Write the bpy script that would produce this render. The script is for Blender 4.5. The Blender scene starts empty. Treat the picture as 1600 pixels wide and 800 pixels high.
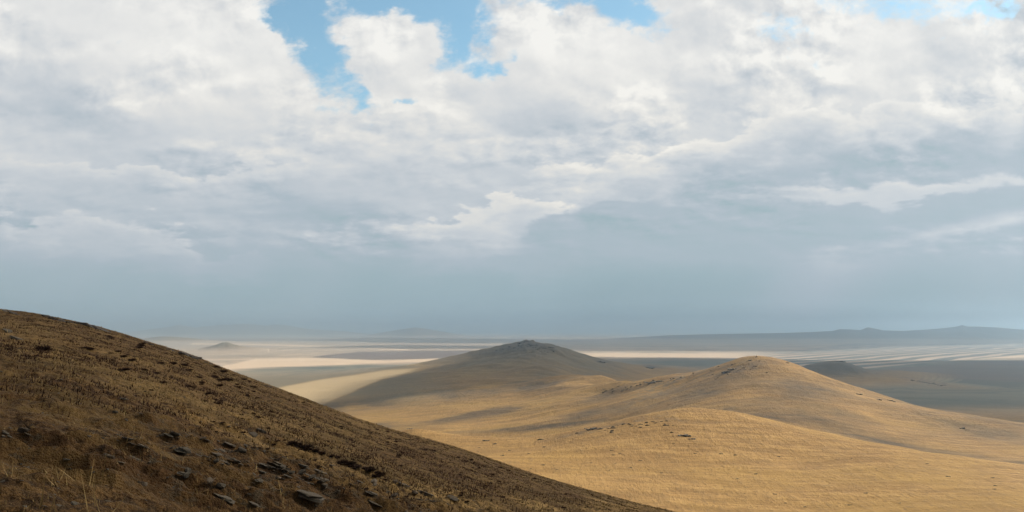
import bpy, bmesh, math, random
import numpy as np
from mathutils import Vector, Matrix

C = bpy.context.scene
COL = C.collection
F = 1386.0          # focal length in 1600-px units
HZ = 515.0          # image row of eye level
PLAIN = -250.0      # plain lies 250 m below the eye
R = math.radians

# ------------------------------------------------------------------ camera
cam_d = bpy.data.cameras.new("camera")
cam = bpy.data.objects.new("camera", cam_d)
COL.objects.link(cam)
cam.location = (0, 0, 0)
cam.rotation_euler = (R(90), 0, 0)
cam_d.sensor_width = 36.0
cam_d.lens = 36.0 * F / 1600.0
cam_d.shift_y = (HZ - 400.0) / 1600.0
cam_d.clip_start = 0.2
cam_d.clip_end = 400000
C.camera = cam

C.view_settings.view_transform = 'Standard'
C.view_settings.look = 'None'
C.view_settings.gamma = 1
C.view_settings.exposure = 0.4
C.view_settings.use_curve_mapping = False
C.cycles.volume_bounces = 1
C.cycles.max_bounces = 4
C.cycles.diffuse_bounces = 2
C.cycles.use_denoising = True
C.cycles.use_adaptive_sampling = False

# ------------------------------------------------------------------ sun
SUN_AZ, SUN_EL = 61.0, 31.0          # azimuth clockwise from +Y
sd = Vector((math.cos(R(SUN_EL)) * math.sin(R(SUN_AZ)), math.cos(R(SUN_EL)) * math.cos(R(SUN_AZ)), math.sin(R(SUN_EL))))
sl = bpy.data.lights.new("sun", 'SUN')
sl.energy = 5.0
sl.angle = R(0.53)
sl.color = (1.0, 0.93, 0.82)
sun = bpy.data.objects.new("sun", sl)
COL.objects.link(sun)
sun.rotation_euler = (-sd).to_track_quat('-Z', 'Y').to_euler()

# ------------------------------------------------------------------ node helper
class NB:
    def __init__(self, nt):
        self.nt = nt; self.dim = '3D'
    def n(self, t, **kw):
        nd = self.nt.nodes.new(t)
        for k, v in kw.items():
            setattr(nd, k, v)
        return nd
    def put(self, sock, val):
        if val is None:
            return
        if hasattr(val, 'links'):
            self.nt.links.new(val, sock)
        else:
            sock.default_value = val
    def m(self, op, a, b=None, c=None, clamp=False):
        nd = self.n('ShaderNodeMath', operation=op, use_clamp=clamp)
        self.put(nd.inputs[0], a); self.put(nd.inputs[1], b); self.put(nd.inputs[2], c)
        return nd.outputs[0]
    def add(self, a, b): return self.m('ADD', a, b)
    def sub(self, a, b): return self.m('SUBTRACT', a, b)
    def mul(self, a, b): return self.m('MULTIPLY', a, b)
    def smooth(self, x, a, b, lo=0.0, hi=1.0):
        nd = self.n('ShaderNodeMapRange', interpolation_type='SMOOTHSTEP')
        self.put(nd.inputs['Value'], x)
        nd.inputs['From Min'].default_value = a; nd.inputs['From Max'].default_value = b
        nd.inputs['To Min'].default_value = lo; nd.inputs['To Max'].default_value = hi
        return nd.outputs['Result']
    def xyz(self, x, y, z=0.0):
        nd = self.n('ShaderNodeCombineXYZ')
        self.put(nd.inputs[0], x); self.put(nd.inputs[1], y); self.put(nd.inputs[2], z)
        return nd.outputs[0]
    def noise(self, vec, scale, detail=4.0, rough=0.5, dist=0.0, lac=2.0, color=False):
        nd = self.n('ShaderNodeTexNoise', noise_dimensions=self.dim)
        self.put(nd.inputs['Vector'], vec)
        nd.inputs['Scale'].default_value = scale
        nd.inputs['Detail'].default_value = detail
        nd.inputs['Roughness'].default_value = rough
        nd.inputs['Lacunarity'].default_value = lac
        nd.inputs['Distortion'].default_value = dist
        return nd.outputs['Color'] if color else nd.outputs['Fac']
    def curve(self, x, pts):
        nd = self.n('ShaderNodeFloatCurve')
        cv = nd.mapping.curves[0]
        nd.mapping.use_clip = False
        while len(cv.points) < len(pts):
            cv.points.new(0.5, 0.5)
        for p, (a, b) in zip(cv.points, pts):
            p.location = (a, b)
        nd.mapping.update()
        self.put(nd.inputs['Value'], x)
        return nd.outputs[0]
    def ramp(self, x, stops, interp='LINEAR'):
        nd = self.n('ShaderNodeValToRGB')
        cr = nd.color_ramp
        cr.interpolation = interp
        while len(cr.elements) < len(stops):
            cr.elements.new(0.5)
        for e, (p, c) in zip(cr.elements, stops):
            e.position = p
            e.color = (*c, 1)
        self.put(nd.inputs[0], x)
        return nd.outputs[0]
    def mixc(self, f, a, b, mode='MIX'):
        nd = self.n('ShaderNodeMix', data_type='RGBA', blend_type=mode)
        self.put(nd.inputs[0], f)
        for s, v in ((nd.inputs[6], a), (nd.inputs[7], b)):
            if isinstance(v, tuple):
                v = (*v, 1) if len(v) == 3 else v
            self.put(s, v)
        return nd.outputs[2]
    def mixf(self, f, a, b):
        nd = self.n('ShaderNodeMix', data_type='FLOAT')
        self.put(nd.inputs[0], f); self.put(nd.inputs[2], a); self.put(nd.inputs[3], b)
        return nd.outputs[0]

# ------------------------------------------------------------------ world: sky with cloud cover
W = bpy.data.worlds.new("World")
C.world = W
W.use_nodes = True
W.cycles.sampling_method = 'MANUAL'
W.cycles.sample_map_resolution = 256
nt = W.node_tree
nt.nodes.clear()
b = NB(nt)
b.dim = '2D'
out = b.n('ShaderNodeOutputWorld')
sky = b.n('ShaderNodeTexSky', sky_type='NISHITA', sun_disc=False)
sky.sun_elevation = R(SUN_EL); sky.sun_rotation = R(SUN_AZ)
sky.air_density = 1.0; sky.dust_density = 0.6; sky.ozone_density = 1.6
bg_sky = b.n('ShaderNodeBackground'); bg_sky.inputs[1].default_value = 0.11
nt.links.new(b.mixc(1.0, sky.outputs[0], (.95, 1.16, 1.05), 'MULTIPLY'), bg_sky.inputs[0])

tc = b.n('ShaderNodeTexCoord')
sep = b.n('ShaderNodeSeparateXYZ'); nt.links.new(tc.outputs['Generated'], sep.inputs[0])
dx, dy, dz = sep.outputs
dyc = b.m('MAXIMUM', dy, 0.25)
X = b.m('MULTIPLY_ADD', b.m('DIVIDE', dx, dyc), F / 100, 8.0)      # sky position across, 1 unit = 4.1 degrees
Y = b.m('MULTIPLY_ADD', b.m('DIVIDE', dz, dyc), -F / 100, HZ / 100)
lowp = b.m('MAXIMUM', b.sub(Y, 1.1), 0.0)
def flat(yv):          # banks flatten towards the horizon
    return b.m('MULTIPLY_ADD', yv, 1.35, b.mul(b.mul(lowp, lowp), .36))
P = b.xyz(X, flat(Y), 3.3)
big = b.noise(P, 0.6, 3, 0.5, color=True)
sb = b.n('ShaderNodeSeparateColor'); nt.links.new(big, sb.inputs[0])
fine = b.noise(P, 2.4, 6, 0.58, color=True)
sf = b.n('ShaderNodeSeparateColor'); nt.links.new(fine, sf.inputs[0])
def warp(base, c1, a1, c2, a2):
    t = b.m('MULTIPLY_ADD', b.sub(c1, 0.5), a1, base)
    return b.m('MULTIPLY_ADD', b.sub(c2, 0.5), a2, t)
Xw = warp(X, sb.outputs[0], 1.0, sf.outputs[0], 0.55)
Yw = warp(Y, sb.outputs[1], 0.7, sf.outputs[1], 0.42)

def billow(x, y, scale, detail, wob):
    """heaped rounded heads, 0..1"""
    p = b.xyz(x, flat(y), 1.7)
    wn = b.n('ShaderNodeVectorMath', operation='MULTIPLY_ADD')
    b.put(wn.inputs[0], b.noise(p, scale * 1.6, 5, .6, color=True)); wn.inputs[1].default_value = (wob,) * 3; b.put(wn.inputs[2], p)
    v = b.n('ShaderNodeTexVoronoi', feature='SMOOTH_F1', voronoi_dimensions='2D'); b.put(v.inputs['Vector'], wn.outputs[0])
    v.inputs['Scale'].default_value = scale; v.inputs['Detail'].default_value = detail; v.inputs['Roughness'].default_value = .52
    v.inputs['Smoothness'].default_value = .55
    return b.sub(1.0, v.outputs['Distance'])
LX, LY = 0.13, -0.17          # towards the sun, up and right
h1 = billow(X, Y, 0.85, 4.0, .55)
h2 = billow(b.add(X, LX), b.add(Y, LY), 0.85, 4.0, .55)
g1 = b.noise(P, 1.3, 8, 0.56)
g2 = b.noise(b.xyz(b.add(X, LX * .6), flat(b.add(Y, LY * .6)), 3.3), 1.3, 8, 0.56)
puff = b.mul(b.sub(h1, h2), 0.52)
wisp = b.mul(b.sub(g1, g2), 0.62)
var = b.smooth(b.noise(P, 0.42, 2, 0.5), .40, .60, .30, 1.0)
fade = b.smooth(Y, 3.55, 4.35, 1.0, 0.03)
tex = b.mul(b.mul(b.add(puff, wisp), var), fade)
# edges of cloud banks are pushed up by the heads along them
Ye = b.add(b.add(b.mul(b.sub(h1, 0.55), 0.55), b.mul(b.sub(sf.outputs[2], 0.5), 0.26)), Y)

def blob(Xs, Ys, u, v, su, sv, rot, amp):
    u, v, su, sv = u / 100, v / 100, su / 100, sv / 100
    c, s = math.cos(R(rot)), math.sin(R(rot))        # rot: degrees clockwise in the image
    a = b.sub(Xs, u); d = b.sub(Ys, v)
    p = b.add(b.mul(a, c / su), b.mul(d, s / su))
    q = b.add(b.mul(a, -s / sv), b.mul(d, c / sv))
    e = b.m('EXPONENT', b.mul(b.add(b.mul(p, p), b.mul(q, q)), -1.0))
    return b.mul(e, amp)
def total(lst):
    t = lst[0]
    for k in lst[1:]:
        t = b.add(t, k)
    return t

Yn = b.m('DIVIDE', b.add(Y, 4.0), 12.0, clamp=True)   # -4 .. 8
Yq = lambda v: (v / 100 + 4) / 12
base = b.curve(Yn, [(0, .50), (Yq(-150), .60), (Yq(-40), .80), (Yq(60), .82), (Yq(160), .77), (Yq(240), .68), (Yq(320), .55), (Yq(380), .44), (Yq(410), .31), (Yq(460), .21), (Yq(515), .22), (1, .22)])
BL = [  # light and dark masses of the cloud cover (u, v, su, sv, rot, amp)
    (300, 100, 190, 80, 10, .10), (60, 60, 140, 60, 0, -.03), (60, 155, 120, 50, 15, -.20), (150, 195, 130, 34, 12, -.16),
    (420, 190, 140, 30, 10, -.02), (240, 285, 150, 26, 3, -.10), (540, 250, 90, 30, 0, .10), (420, 305, 150, 36, 12, -.14), (520, 330, 90, 30, 0, -.06), (20, 345, 60, 30, 0, -.08),
    (700, 340, 110, 26, 0, .08), (640, 225, 90, 30, 0, .02),
    (600, 70, 50, 50, 30, .12), (690, 170, 70, 40, 30, .12), (900, 90, 120, 50, 0, .14), (990, 160, 60, 26, 10, .22),
    (850, 190, 90, 55, 20, -.17), (1110, 150, 110, 30, -20, -.10), (1100, 25, 50, 26, 0, -.08),
    (1320, 95, 110, 45, 0, .12), (1540, 95, 120, 22, -3, -.12),
]
bm_ = total([blob(Xw, Yw, *k) for k in BL])
# broad soft light shafts and rain curtains low in the sky
SH = [(930, 470, 260, 80, 0, -.07), (1330, 400, 190, 70, -35, .13), (1250, 480, 150, 60, -40, .09), (1560, 440, 120, 60, 0, .05), (1240, 513, 150, 6, 0, .10), (60, 440, 260, 40, 0, .05)]
soft = total([blob(X, Y, *k) for k in SH])
curt = b.noise(b.xyz(b.add(X, b.mul(Y, 0.55)), b.mul(Y, .10), 9.0), .7, 3, .55)
curtain = b.mul(b.mul(b.sub(curt, .5), .16), b.smooth(Y, 3.7, 4.4))
calm = b.sub(1.0, total([blob(X, Y, 330, 230, 330, 90, 6, .42), blob(X, Y, 120, 60, 260, 90, 0, .50), blob(X, Y, 740, 215, 220, 110, 0, .34)]))
tex = b.mul(tex, calm)
br = total([base, bm_, soft, tex, curtain])

def layer(br, edge, strength, tops, deep, fall, crisp=.10, end=None, detail=.8, sh=0.0, wob=1.0):
    """a bank of cloud whose lit upper edge follows a line across the sky"""
    Xn = b.m('DIVIDE', X, 16.0, clamp=True)
    E = b.mul(b.curve(Xn, [(u / 1600, v / 800) for u, v in edge]), 8.0)
    S = b.curve(Xn, [(u / 1600, s) for u, s in strength])
    Yl = Ye if wob == 1.0 else b.mixf(wob, Y, Ye)
    d = b.sub(b.add(Yl, sh), E)
    mk = b.mul(b.smooth(d, -0.03, crisp), S)
    t = b.m('POWER', b.smooth(d, -.05, fall), 0.8)
    body = b.add(b.mixf(t, tops, deep), b.mul(tex, detail))
    e0, e1 = end if end else (fall * 1.2, fall * 2.3)
    dd = b.sub(b.add(b.mul(Yw, .8), b.mul(Ye, .2)), E)
    return b.mixf(b.mul(mk, b.smooth(dd, e0, e1, 1.0, 0.0)), br, body)

br = layer(br, [(0, 238), (110, 232), (200, 230), (300, 246), (400, 232), (500, 205), (620, 190), (760, 215), (1600, 215)], [(0, .7), (420, .75), (640, .5), (780, 0), (1600, 0)], .82, .52, .55)
br = layer(br, [(0, 255), (560, 262), (650, 268), (760, 262), (830, 250), (900, 234), (1000, 226), (1100, 188), (1200, 160), (1350, 142), (1500, 138), (1600, 134)],
           [(0, 0), (780, 0), (900, .85), (1600, .95)], .95, .38, .95, .12)
br = layer(br, [(0, 305), (60, 318), (160, 320), (250, 322), (310, 355), (420, 380), (1600, 380)], [(0, .3), (60, .8), (290, .8), (340, 0), (1600, 0)], .80, .54, .40, .14)
br = layer(br, [(0, 348), (60, 352), (160, 350), (240, 362), (330, 375), (1600, 375)], [(0, .7), (200, .8), (400, .5), (480, 0), (1600, 0)], .60, .44, .30, .14)
br = layer(br, [(0, 340), (560, 340), (640, 310), (700, 302), (760, 300), (850, 290), (1600, 300)], [(0, 0), (590, 0), (680, .75), (840, .9), (930, .3), (1600, 0)], .93, .58, .60, .10)
br = layer(br, [(0, 280), (1180, 280), (1290, 286), (1400, 280), (1500, 270), (1600, 262)], [(0, 0), (1160, 0), (1300, .8), (1600, .8)], .90, .68, .22, .10, None, .3, 0.0, .45)
br = layer(br, [(0, 330), (200, 330), (780, 356), (850, 330), (900, 306), (1000, 294), (1100, 296), (1300, 302), (1450, 300), (1520, 288), (1600, 276)],
           [(0, 0), (780, 0), (840, .95), (1600, .95)], .42, .345, .35, .09, (.80, 1.15), .55, 0.0, .6)
slot = total([blob(X, Y, 1590, 340, 110, 10, -15, .30), blob(X, Y, 1450, 366, 120, 8, -16, .16), blob(X, Y, 1330, 388, 90, 9, -10, .06)])
br = b.add(br, b.mul(slot, b.smooth(g1, .3, .6, .6, 1.15)))
br = b.m('MAXIMUM', b.m('MINIMUM', br, 1.0), 0.0)
cloud_col = b.ramp(br, [(0.0, (.285, .395, .435)), (.20, (.355, .462, .500)), (.42, (.452, .515, .570)), (.60, (.585, .618, .652)), (.80, (.75, .76, .765)), (1.0, (.93, .925, .90))])
cream = b.mul(b.smooth(br, .60, .90), b.smooth(Y, 0.3, 3.2, .25, .9))
cloud_col = b.mixc(cream, cloud_col, b.mixc(1.0, cloud_col, (1.03, .985, .92), 'MULTIPLY'))
# gaps of clear sky
HO = [(500, 66, 88, 38, 62, 1.1), (455, 8, 46, 24, 10, .8), (620, -16, 130, 30, 0, 1.1), (716, 60, 44, 46, 60, 1.0), (688, 10, 60, 30, 0, .9), (985, 8, 62, 34, 12, 1.0), (640, 158, 20, 10, 0, .75), (768, 98, 34, 14, -20, .8),
      (1400, -4, 150, 40, 5, .62), (1240, 46, 60, 26, 40, .45), (566, 140, 34, 16, 50, .7), (430, 38, 28, 12, 20, .6), (880, -6, 60, 16, 0, .7), (1560, 0, 60, 14, -20, .6)]
Xh = warp(X, sb.outputs[0], 0.6, sf.outputs[0], 0.50)
Yh = b.add(warp(Y, sb.outputs[1], 0.4, sf.outputs[1], 0.40), b.mul(b.sub(h1, .55), .25))
wsp = b.noise(b.xyz(b.add(X, b.mul(Y, .4)), b.mul(Y, 1.6), 4.0), 4.5, 7, 0.62)
hole = total([blob(Xh, Yh, *k) for k in HO] + [blob(Xh, Yh, 602, 80, 50, 52, 30, -.9), b.mul(b.sub(g1, 0.5), 0.6), b.mul(b.sub(wsp, 0.5), 0.75)])
hole = b.m('POWER', b.smooth(hole, 0.22, 0.92), 0.85)
front = b.smooth(dy, 0.45, 0.75)
hole = b.mul(hole, b.mul(front, 0.97))
# the rest of the dome, out of view: greyer cloud, set dark to cut skylight
g = b.noise(tc.outputs['Generated'], 2.2, 5, 0.55)
rest = b.ramp(g, [(0.25, (.13, .137, .145)), (.75, (.27, .278, .285))])
high = b.smooth(dz, 0.36, 0.62, 1.0, 0.0)
allc = b.mixc(b.mul(front, high), rest, cloud_col)
# glow added round the sun, out of view, for soft light from the side
dot = b.add(b.add(b.mul(dx, sd.x), b.mul(dy, sd.y)), b.mul(dz, sd.z))
glow = b.smooth(dot, .88, 1.0)
allc = b.mixc(glow, allc, (9.0, 8.2, 7.2))
bg_cl = b.n('ShaderNodeBackground'); bg_cl.inputs[1].default_value = 0.76
nt.links.new(allc, bg_cl.inputs[0])
mx = b.n('ShaderNodeMixShader')
nt.links.new(hole, mx.inputs[0]); nt.links.new(bg_cl.outputs[0], mx.inputs[1]); nt.links.new(bg_sky.outputs[0], mx.inputs[2])
nt.links.new(mx.outputs[0], out.inputs['Surface'])

# ------------------------------------------------------------------ numpy noise
def _hash(ix, iy, seed):
    h = (ix.astype(np.int64) * 374761393 + iy.astype(np.int64) * 668265263 + seed * 1274126177) & 0xFFFFFFFF
    h = ((h ^ (h >> 13)) * 1274126177) & 0xFFFFFFFF
    return (h ^ (h >> 16)) & 0xFFFF
def perlin(x, y, seed=0):
    ix = np.floor(x); iy = np.floor(y)
    fx = x - ix; fy = y - iy
    ux = fx * fx * fx * (fx * (fx * 6 - 15) + 10); uy = fy * fy * fy * (fy * (fy * 6 - 15) + 10)
    def g(ox, oy):
        a = _hash(ix + ox, iy + oy, seed) * (2 * np.pi / 65536.0)
        return np.cos(a) * (fx - ox) + np.sin(a) * (fy - oy)
    n0 = g(0, 0) * (1 - ux) + g(1, 0) * ux
    n1 = g(0, 1) * (1 - ux) + g(1, 1) * ux
    return (n0 * (1 - uy) + n1 * uy) * 1.5
def fbm(x, y, scale, octv=4, seed=0, gain=0.5):
    t = 0; a = 1.0; s = 1.0 / scale
    for k in range(octv):
        t = t + a * perlin(x * s + 17.3 * k, y * s - 9.1 * k, seed + k)
        a *= gain; s *= 2.03
    return t
def ridged(x, y, scale, octv=3, seed=0):
    t = 0; a = 1.0; s = 1.0 / scale
    for k in range(octv):
        t = t + a * (1 - np.abs(perlin(x * s + 5.1 * k, y * s + 2.7 * k, seed + k)) * 2)
        a *= 0.5; s *= 2.1
    return t
def sst(x, a, b_):
    t = np.clip((x - a) / (b_ - a), 0, 1)
    return t * t * (3 - 2 * t)
def spl(x, pts):
    """smooth curve through points"""
    xs = np.array([p[0] for p in pts], float); ys = np.array([p[1] for p in pts], float)
    m = np.gradient(ys, xs)
    x = np.clip(x, xs[0], xs[-1])
    i = np.clip(np.searchsorted(xs, x) - 1, 0, len(xs) - 2)
    h = xs[i + 1] - xs[i]; t = (x - xs[i]) / h
    return ((2*t**3 - 3*t**2 + 1) * ys[i] + (t**3 - 2*t**2 + t) * h * m[i] + (-2*t**3 + 3*t**2) * ys[i+1] + (t**3 - t**2) * h * m[i+1])

# ------------------------------------------------------------------ terrain heights
CP = []
def c(u, v, Yd): CP.append(((u - 800) / F, math.log(Yd), (HZ - v) / F * Yd))
def cz(u, Yd, z): CP.append(((u - 800) / F, math.log(Yd), z))
# near golden hill: foot, face, crest
for u, v, d in [(1000,800,545),(1100,800,560),(1300,800,575),(1500,800,560),(1700,810,540),(900,760,620),(760,720,730),(850,722,740),(1050,722,770),(1250,722,790),(1150,680,880),(1450,760,650),(1600,770,620),
                (640,671,1050),(700,684,1000),(760,696,950),(850,698,900),(900,688,905),(960,670,930),(1000,652,960),(1040,643,985),(1080,638,1000),(1140,643,1000),(1200,655,980),(1300,677,940),(1400,697,900),(1500,712,860),(1600,727,820),(1750,748,770)]: c(u, v, d)
for u in (950, 1150, 1350, 1550, 1800): cz(u, 330, -118)
for u, d, z in [(0,400,-40),(0,1000,-120),(0,2000,-220),(300,400,-55),(300,1000,-130),(300,2000,-232),(500,400,-90),(500,1000,-155),(500,1700,-215),(620,500,-110),(700,550,-112),(600,800,-118),
                (-250,400,-20),(-250,1000,-110),(-250,2000,-225)]: cz(u, d, z)
# dip behind it, and where the ground shows again
for u, d, z in [(640,1400,-185),(700,1300,-178),(760,1250,-175),(850,1200,-172),(960,1250,-160),(1060,1230,-141),(1140,1180,-128),(1200,1120,-125),(1350,1035,-139),(1500,985,-152),(1600,940,-158),(1750,880,-165)]: cz(u, d, z)
for u, v, d in [(640,669,1920),(700,681,1700),(760,688,1620),(850,686,1540),(960,661,1620),(1040,642,1500),(1100,638,1420),(1200,653,1270),(1300,675,1190),(1450,703,1130),(1600,724,1060),(1750,745,990)]: c(u, v, d)
# valley floor and lower slopes of the dark peak
for u, v, d in [(600,650,2410),(650,640,2495),(700,640,2384),(700,620,2772),(700,600,3300),(700,580,4000),(800,660,1911),(800,630,2400),(800,600,3000),(800,575,3600),
                (850,625,2300),(850,602,2800),(850,570,3500),(850,555,3900),
                (900,587,2900),(860,589.5,2980),(940,589,2700),(975,595,2350),(900,630,2050),(940,615,2250),
                (650,585,3900),(600,593,3900),(560,608,3621),(740,568,4000),(770,561,4050)]: c(u, v, d)
for u, d, z in [(900,3250,-186),(950,3100,-190),(1000,2700,-185),(1000,3300,-225),(860,3250,-172)]: cz(u, d, z)
for u, v, d in [(900,583,3600),(900,570,4000),(905,559,4300),(880,549.5,4250),(862,541.5,4220),(850,541,4200),(838,543,4200),(820,548,4200),(800,553,4200),
                (930,565.5,4500),(960,572,4500),(1000,582,4600),
                (822,539,5000),(832,540,5000),(806,541,5000),(790,543,5000),(760,551,5000),(740,554.5,5000),(700,561,5000),(650,570,5000),(600,579,5000),(865,545,4950),(900,562,5000)]: c(u, v, d)
for u, d, z in [(820,4550,-88),(780,4500,-135),(850,4550,-92),(740,4500,-160),(820,5700,-190),(740,5700,-225),(880,5600,-215)]: cz(u, d, z)
# bare rounded hill on the right
for u, v, d in [(987,596,2150),(1020,592,2100),(1055,587,2050),(1100,577,2000),(1135,566.5,1950),(1160,560,1920),(1182,557.5,1900),(1210,560,1900),(1240,569,1900),(1275,582,1880),(1300,592,1850),(1350,607.5,1800),(1400,626,1720),
                (1450,638,1650),(1500,646,1580),(1550,655,1520),(1600,663,1470),(1750,690,1350),
                (1180,598,1600),(1180,630,1400),(1300,632,1450),(1240,600,1650),(1300,655,1285),(1400,655,1420),(1450,672,1350),(1550,690,1260),
                (1120,590,1800),(1070,601,1880),(1025,612,1900),(960,630,1850),(900,646,1800),(840,660,1760),
                (1000,641,1640),(1060,624,1620),(1110,612,1640),(1000,603,2080),(940,625,2050)]: c(u, v, d)
for u, d, z in [(1182,2200,-118),(1182,2500,-195),(1100,2400,-190),(1250,2400,-200),(1350,2250,-205),(1450,2000,-205),(1600,1800,-205),(1600,2200,-243),(1400,2500,-245),(1180,3000,-243),(1080,2900,-232),(1750,1700,-230)]: cz(u, d, z)
# the open plain
for u in (-250, 0, 200, 350, 450, 520, 1050, 1150, 1300, 1450, 1600, 1800):
    for d in (2700, 3400, 4200, 5500, 7000):
        if (u in (1050,) and d < 4000) or (u == 520 and d > 3500 and d < 5000): continue
        cz(u, d, PLAIN)
for u in (600, 700, 800, 900, 1000): cz(u, 6500, PLAIN); cz(u, 7500, PLAIN)
CP = np.array(CP)
EPS = 0.011
def kern(dU, dL): return np.sqrt(dU**2 + dL**2 + EPS**2)
A = kern(CP[:, None, 0] - CP[None, :, 0], CP[:, None, 1] - CP[None, :, 1])
n = len(CP)
M = np.zeros((n + 3, n + 3)); M[:n, :n] = A + np.eye(n) * -1e-4
M[:n, n] = 1; M[:n, n+1:n+3] = CP[:, :2]; M[n, :n] = 1; M[n+1:, :n] = CP[:, :2].T
sol = np.linalg.solve(M, np.concatenate([CP[:, 2], [0, 0, 0]]))

HUMPS = [  # lone hills on the plain: u, distance, height, half width, half depth
    (870, 5300, 30, 500, 500),
    (1428, 4150, 10, 45, 60), (1450, 4020, 9, 90, 90), (1480, 3800, 8, 120, 90), (1500, 3650, 6, 140, 80),
    (330, 9300, 24, 330, 500), (385, 9400, 20, 300, 500), (420, 10500, 25, 900, 600),
    (430, 14000, 22, 700, 500),
    (690, 20000, 40, 900, 600), (640, 19000, 36, 1300, 500), (600, 21000, 36, 900, 600), (560, 22000, 30, 900, 600), (740, 21000, 28, 1500, 500),
]
RANGES = [
    (9400, 200, [(310,550.5),(328,547),(340,544.3),(349,542),(356,542.3),(366,544.8),(384,547.6),(420,550.5)]),
    (5000, 230, [(700,564),(740,555.5),(760,548),(775,541.5),(790,537.2),(800,536.2),(806,534.2),(812,534.4),(817,532),(822,530.4),(827,532),(833,530.9),(838,535),(846,538.5),(856,541),(870,546),(885,552),(910,564)]) ,
    (4230, 190, [(806,556),(820,549.5),(835,542),(843,539.5),(850,538),(858,540.6),(866,543.5),(880,549.5),(900,558)]),
    # distance, half depth, skyline at that distance
    (4600, 260, [(1160,589.5),(1200,587),(1230,580),(1245,574.5),(1262,570),(1283,566.5),(1300,564),(1312,564.5),(1330,569),(1350,576),(1372,582),(1400,586),(1440,589),(1480,590.3)]),
    (4480, 480, [(1240,592.3),(1300,586),(1350,582),(1400,584.5),(1450,588),(1500,590.5),(1560,592.3)]),
    (5650, 110, [(975,576.3),(996,574.5),(1004,571.8),(1014,570.8),(1022,572.3),(1034,574.8),(1060,576.3)]),
    (5150, 100, [(908,582.3),(922,566),(932,564),(940,565.5),(950,569),(962,582.3)]),
    (36000, 1500, [(120,524.6),(200,519),(240,514),(262,511),(278,507.5),(290,509),(305,512),(322,510),(340,508),(360,507.5),(378,506),(395,507),(415,509),(432,507),(452,509),(480,514),(540,518),(600,524.6)]),
    (30000, 1500, [(560,526.5),(600,519),(625,515),(640,513),(648,511.5),(656,512.5),(670,514.5),(690,518),(740,526.5)]),
    (19500, 1100, [(900,532.7),(980,528),(1050,524),(1130,522),(1200,521),(1270,519),(1300,517.5),(1312,514.6),(1330,515),(1344,516),(1356,511.5),(1366,513.5),(1380,516.5),(1410,517.3),(1450,515),(1480,512.5),(1495,510.5),(1503,508.3),(1512,510.5),(1530,510.5),(1560,512),(1600,515.5),(1660,514),(1750,512),(1900,518)]),
    (15500, 700, [(150,537),(200,533),(232,528.5),(250,526),(275,526.5),(300,529),(330,532),(400,535),(480,537)]),
]
def height(Xa, Ya):
    """ground height at world x, y (arrays)"""
    U = Xa / Ya; L = np.log(np.maximum(Ya, 1))
    Uc = np.clip(U, -0.72, 0.72)
    sh = U.shape
    Uf = Uc.ravel(); Lf = np.clip(L, math.log(330), math.log(8000)).ravel()
    z = np.full(Uf.shape, sol[n]) + sol[n+1] * Uf + sol[n+2] * Lf
    for i in range(n):
        z += sol[i] * np.sqrt((Uf - CP[i, 0])**2 + (Lf - CP[i, 1])**2 + EPS**2)
    z = z.reshape(sh)
    w = sst(Ya, 5300, 7000)
    z = z * (1 - w) + PLAIN * w
    z = PLAIN + 0.5 * ((z - PLAIN) + np.sqrt((z - PLAIN)**2 + 60.0))
    rel = np.clip((z - PLAIN) / 100, 0, 1) * (1 - w)
    # spurs and hollows running down the slopes
    dsc = np.clip(Ya / 2600, 0.28, 1)
    z = z + rel * dsc * (fbm(Xa, Ya, 260, 3, 5) * 5.0 + fbm(Xa, Ya, 60, 4, 11) * 1.6)
    z = z + rel * sst(Ya, 1500, 2300) * (ridged(Xa + 0.9 * Ya, (Ya - 0.4 * Xa) * 0.35, 330, 3, 7) - 0.8) * 5.0
    rough_c = sst(z, -190, -90) * sst(Ya, 3500, 4000) * (1 - w)
    z = z + rough_c * (ridged(Xa * 1.2, Ya, 200, 4, 31) - 1.45) * 8.0
    z = z + (1 - rel) * fbm(Xa, Ya, 900, 3, 21) * 2.0 * sst(Ya, 2400, 4000)
    for (u, d, h, rx, ry) in HUMPS:
        x0 = (u - 800) / F * d
        q = ((Xa - x0) / rx)**2 + ((Ya - d) / ry)**2
        mk = q < 20
        if not mk.any(): continue
        nn = 1 + 0.28 * fbm(Xa[mk], Ya[mk], rx * 0.9, 4, int(u)) if h > 15 else 1.0
        z[mk] += h * np.exp(-0.5 * q[mk]) * nn
    uu = 800 + F * Xa / Ya
    for (d, s_, pr) in RANGES:
        mk = np.abs(Ya - d) < 3.5 * s_
        if not mk.any(): continue
        xs = [k[0] for k in pr]
        h = np.interp(uu[mk], xs, [(HZ - k[1]) / F * d - PLAIN for k in pr], left=0, right=0)
        h = np.maximum(h, 0)
        t_ = (Ya[mk] - d) / s_
        t_ = t_ + fbm(Xa[mk], Ya[mk], s_ * 1.1, 3, int(d)) * 0.5 * np.minimum(np.abs(t_) * 2, 1)
        z[mk] = np.maximum(z[mk], PLAIN + h * np.exp(-0.5 * t_ * t_)) if d < 6000 else z[mk] + h * np.exp(-0.5 * t_ * t_)
    return z

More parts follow.
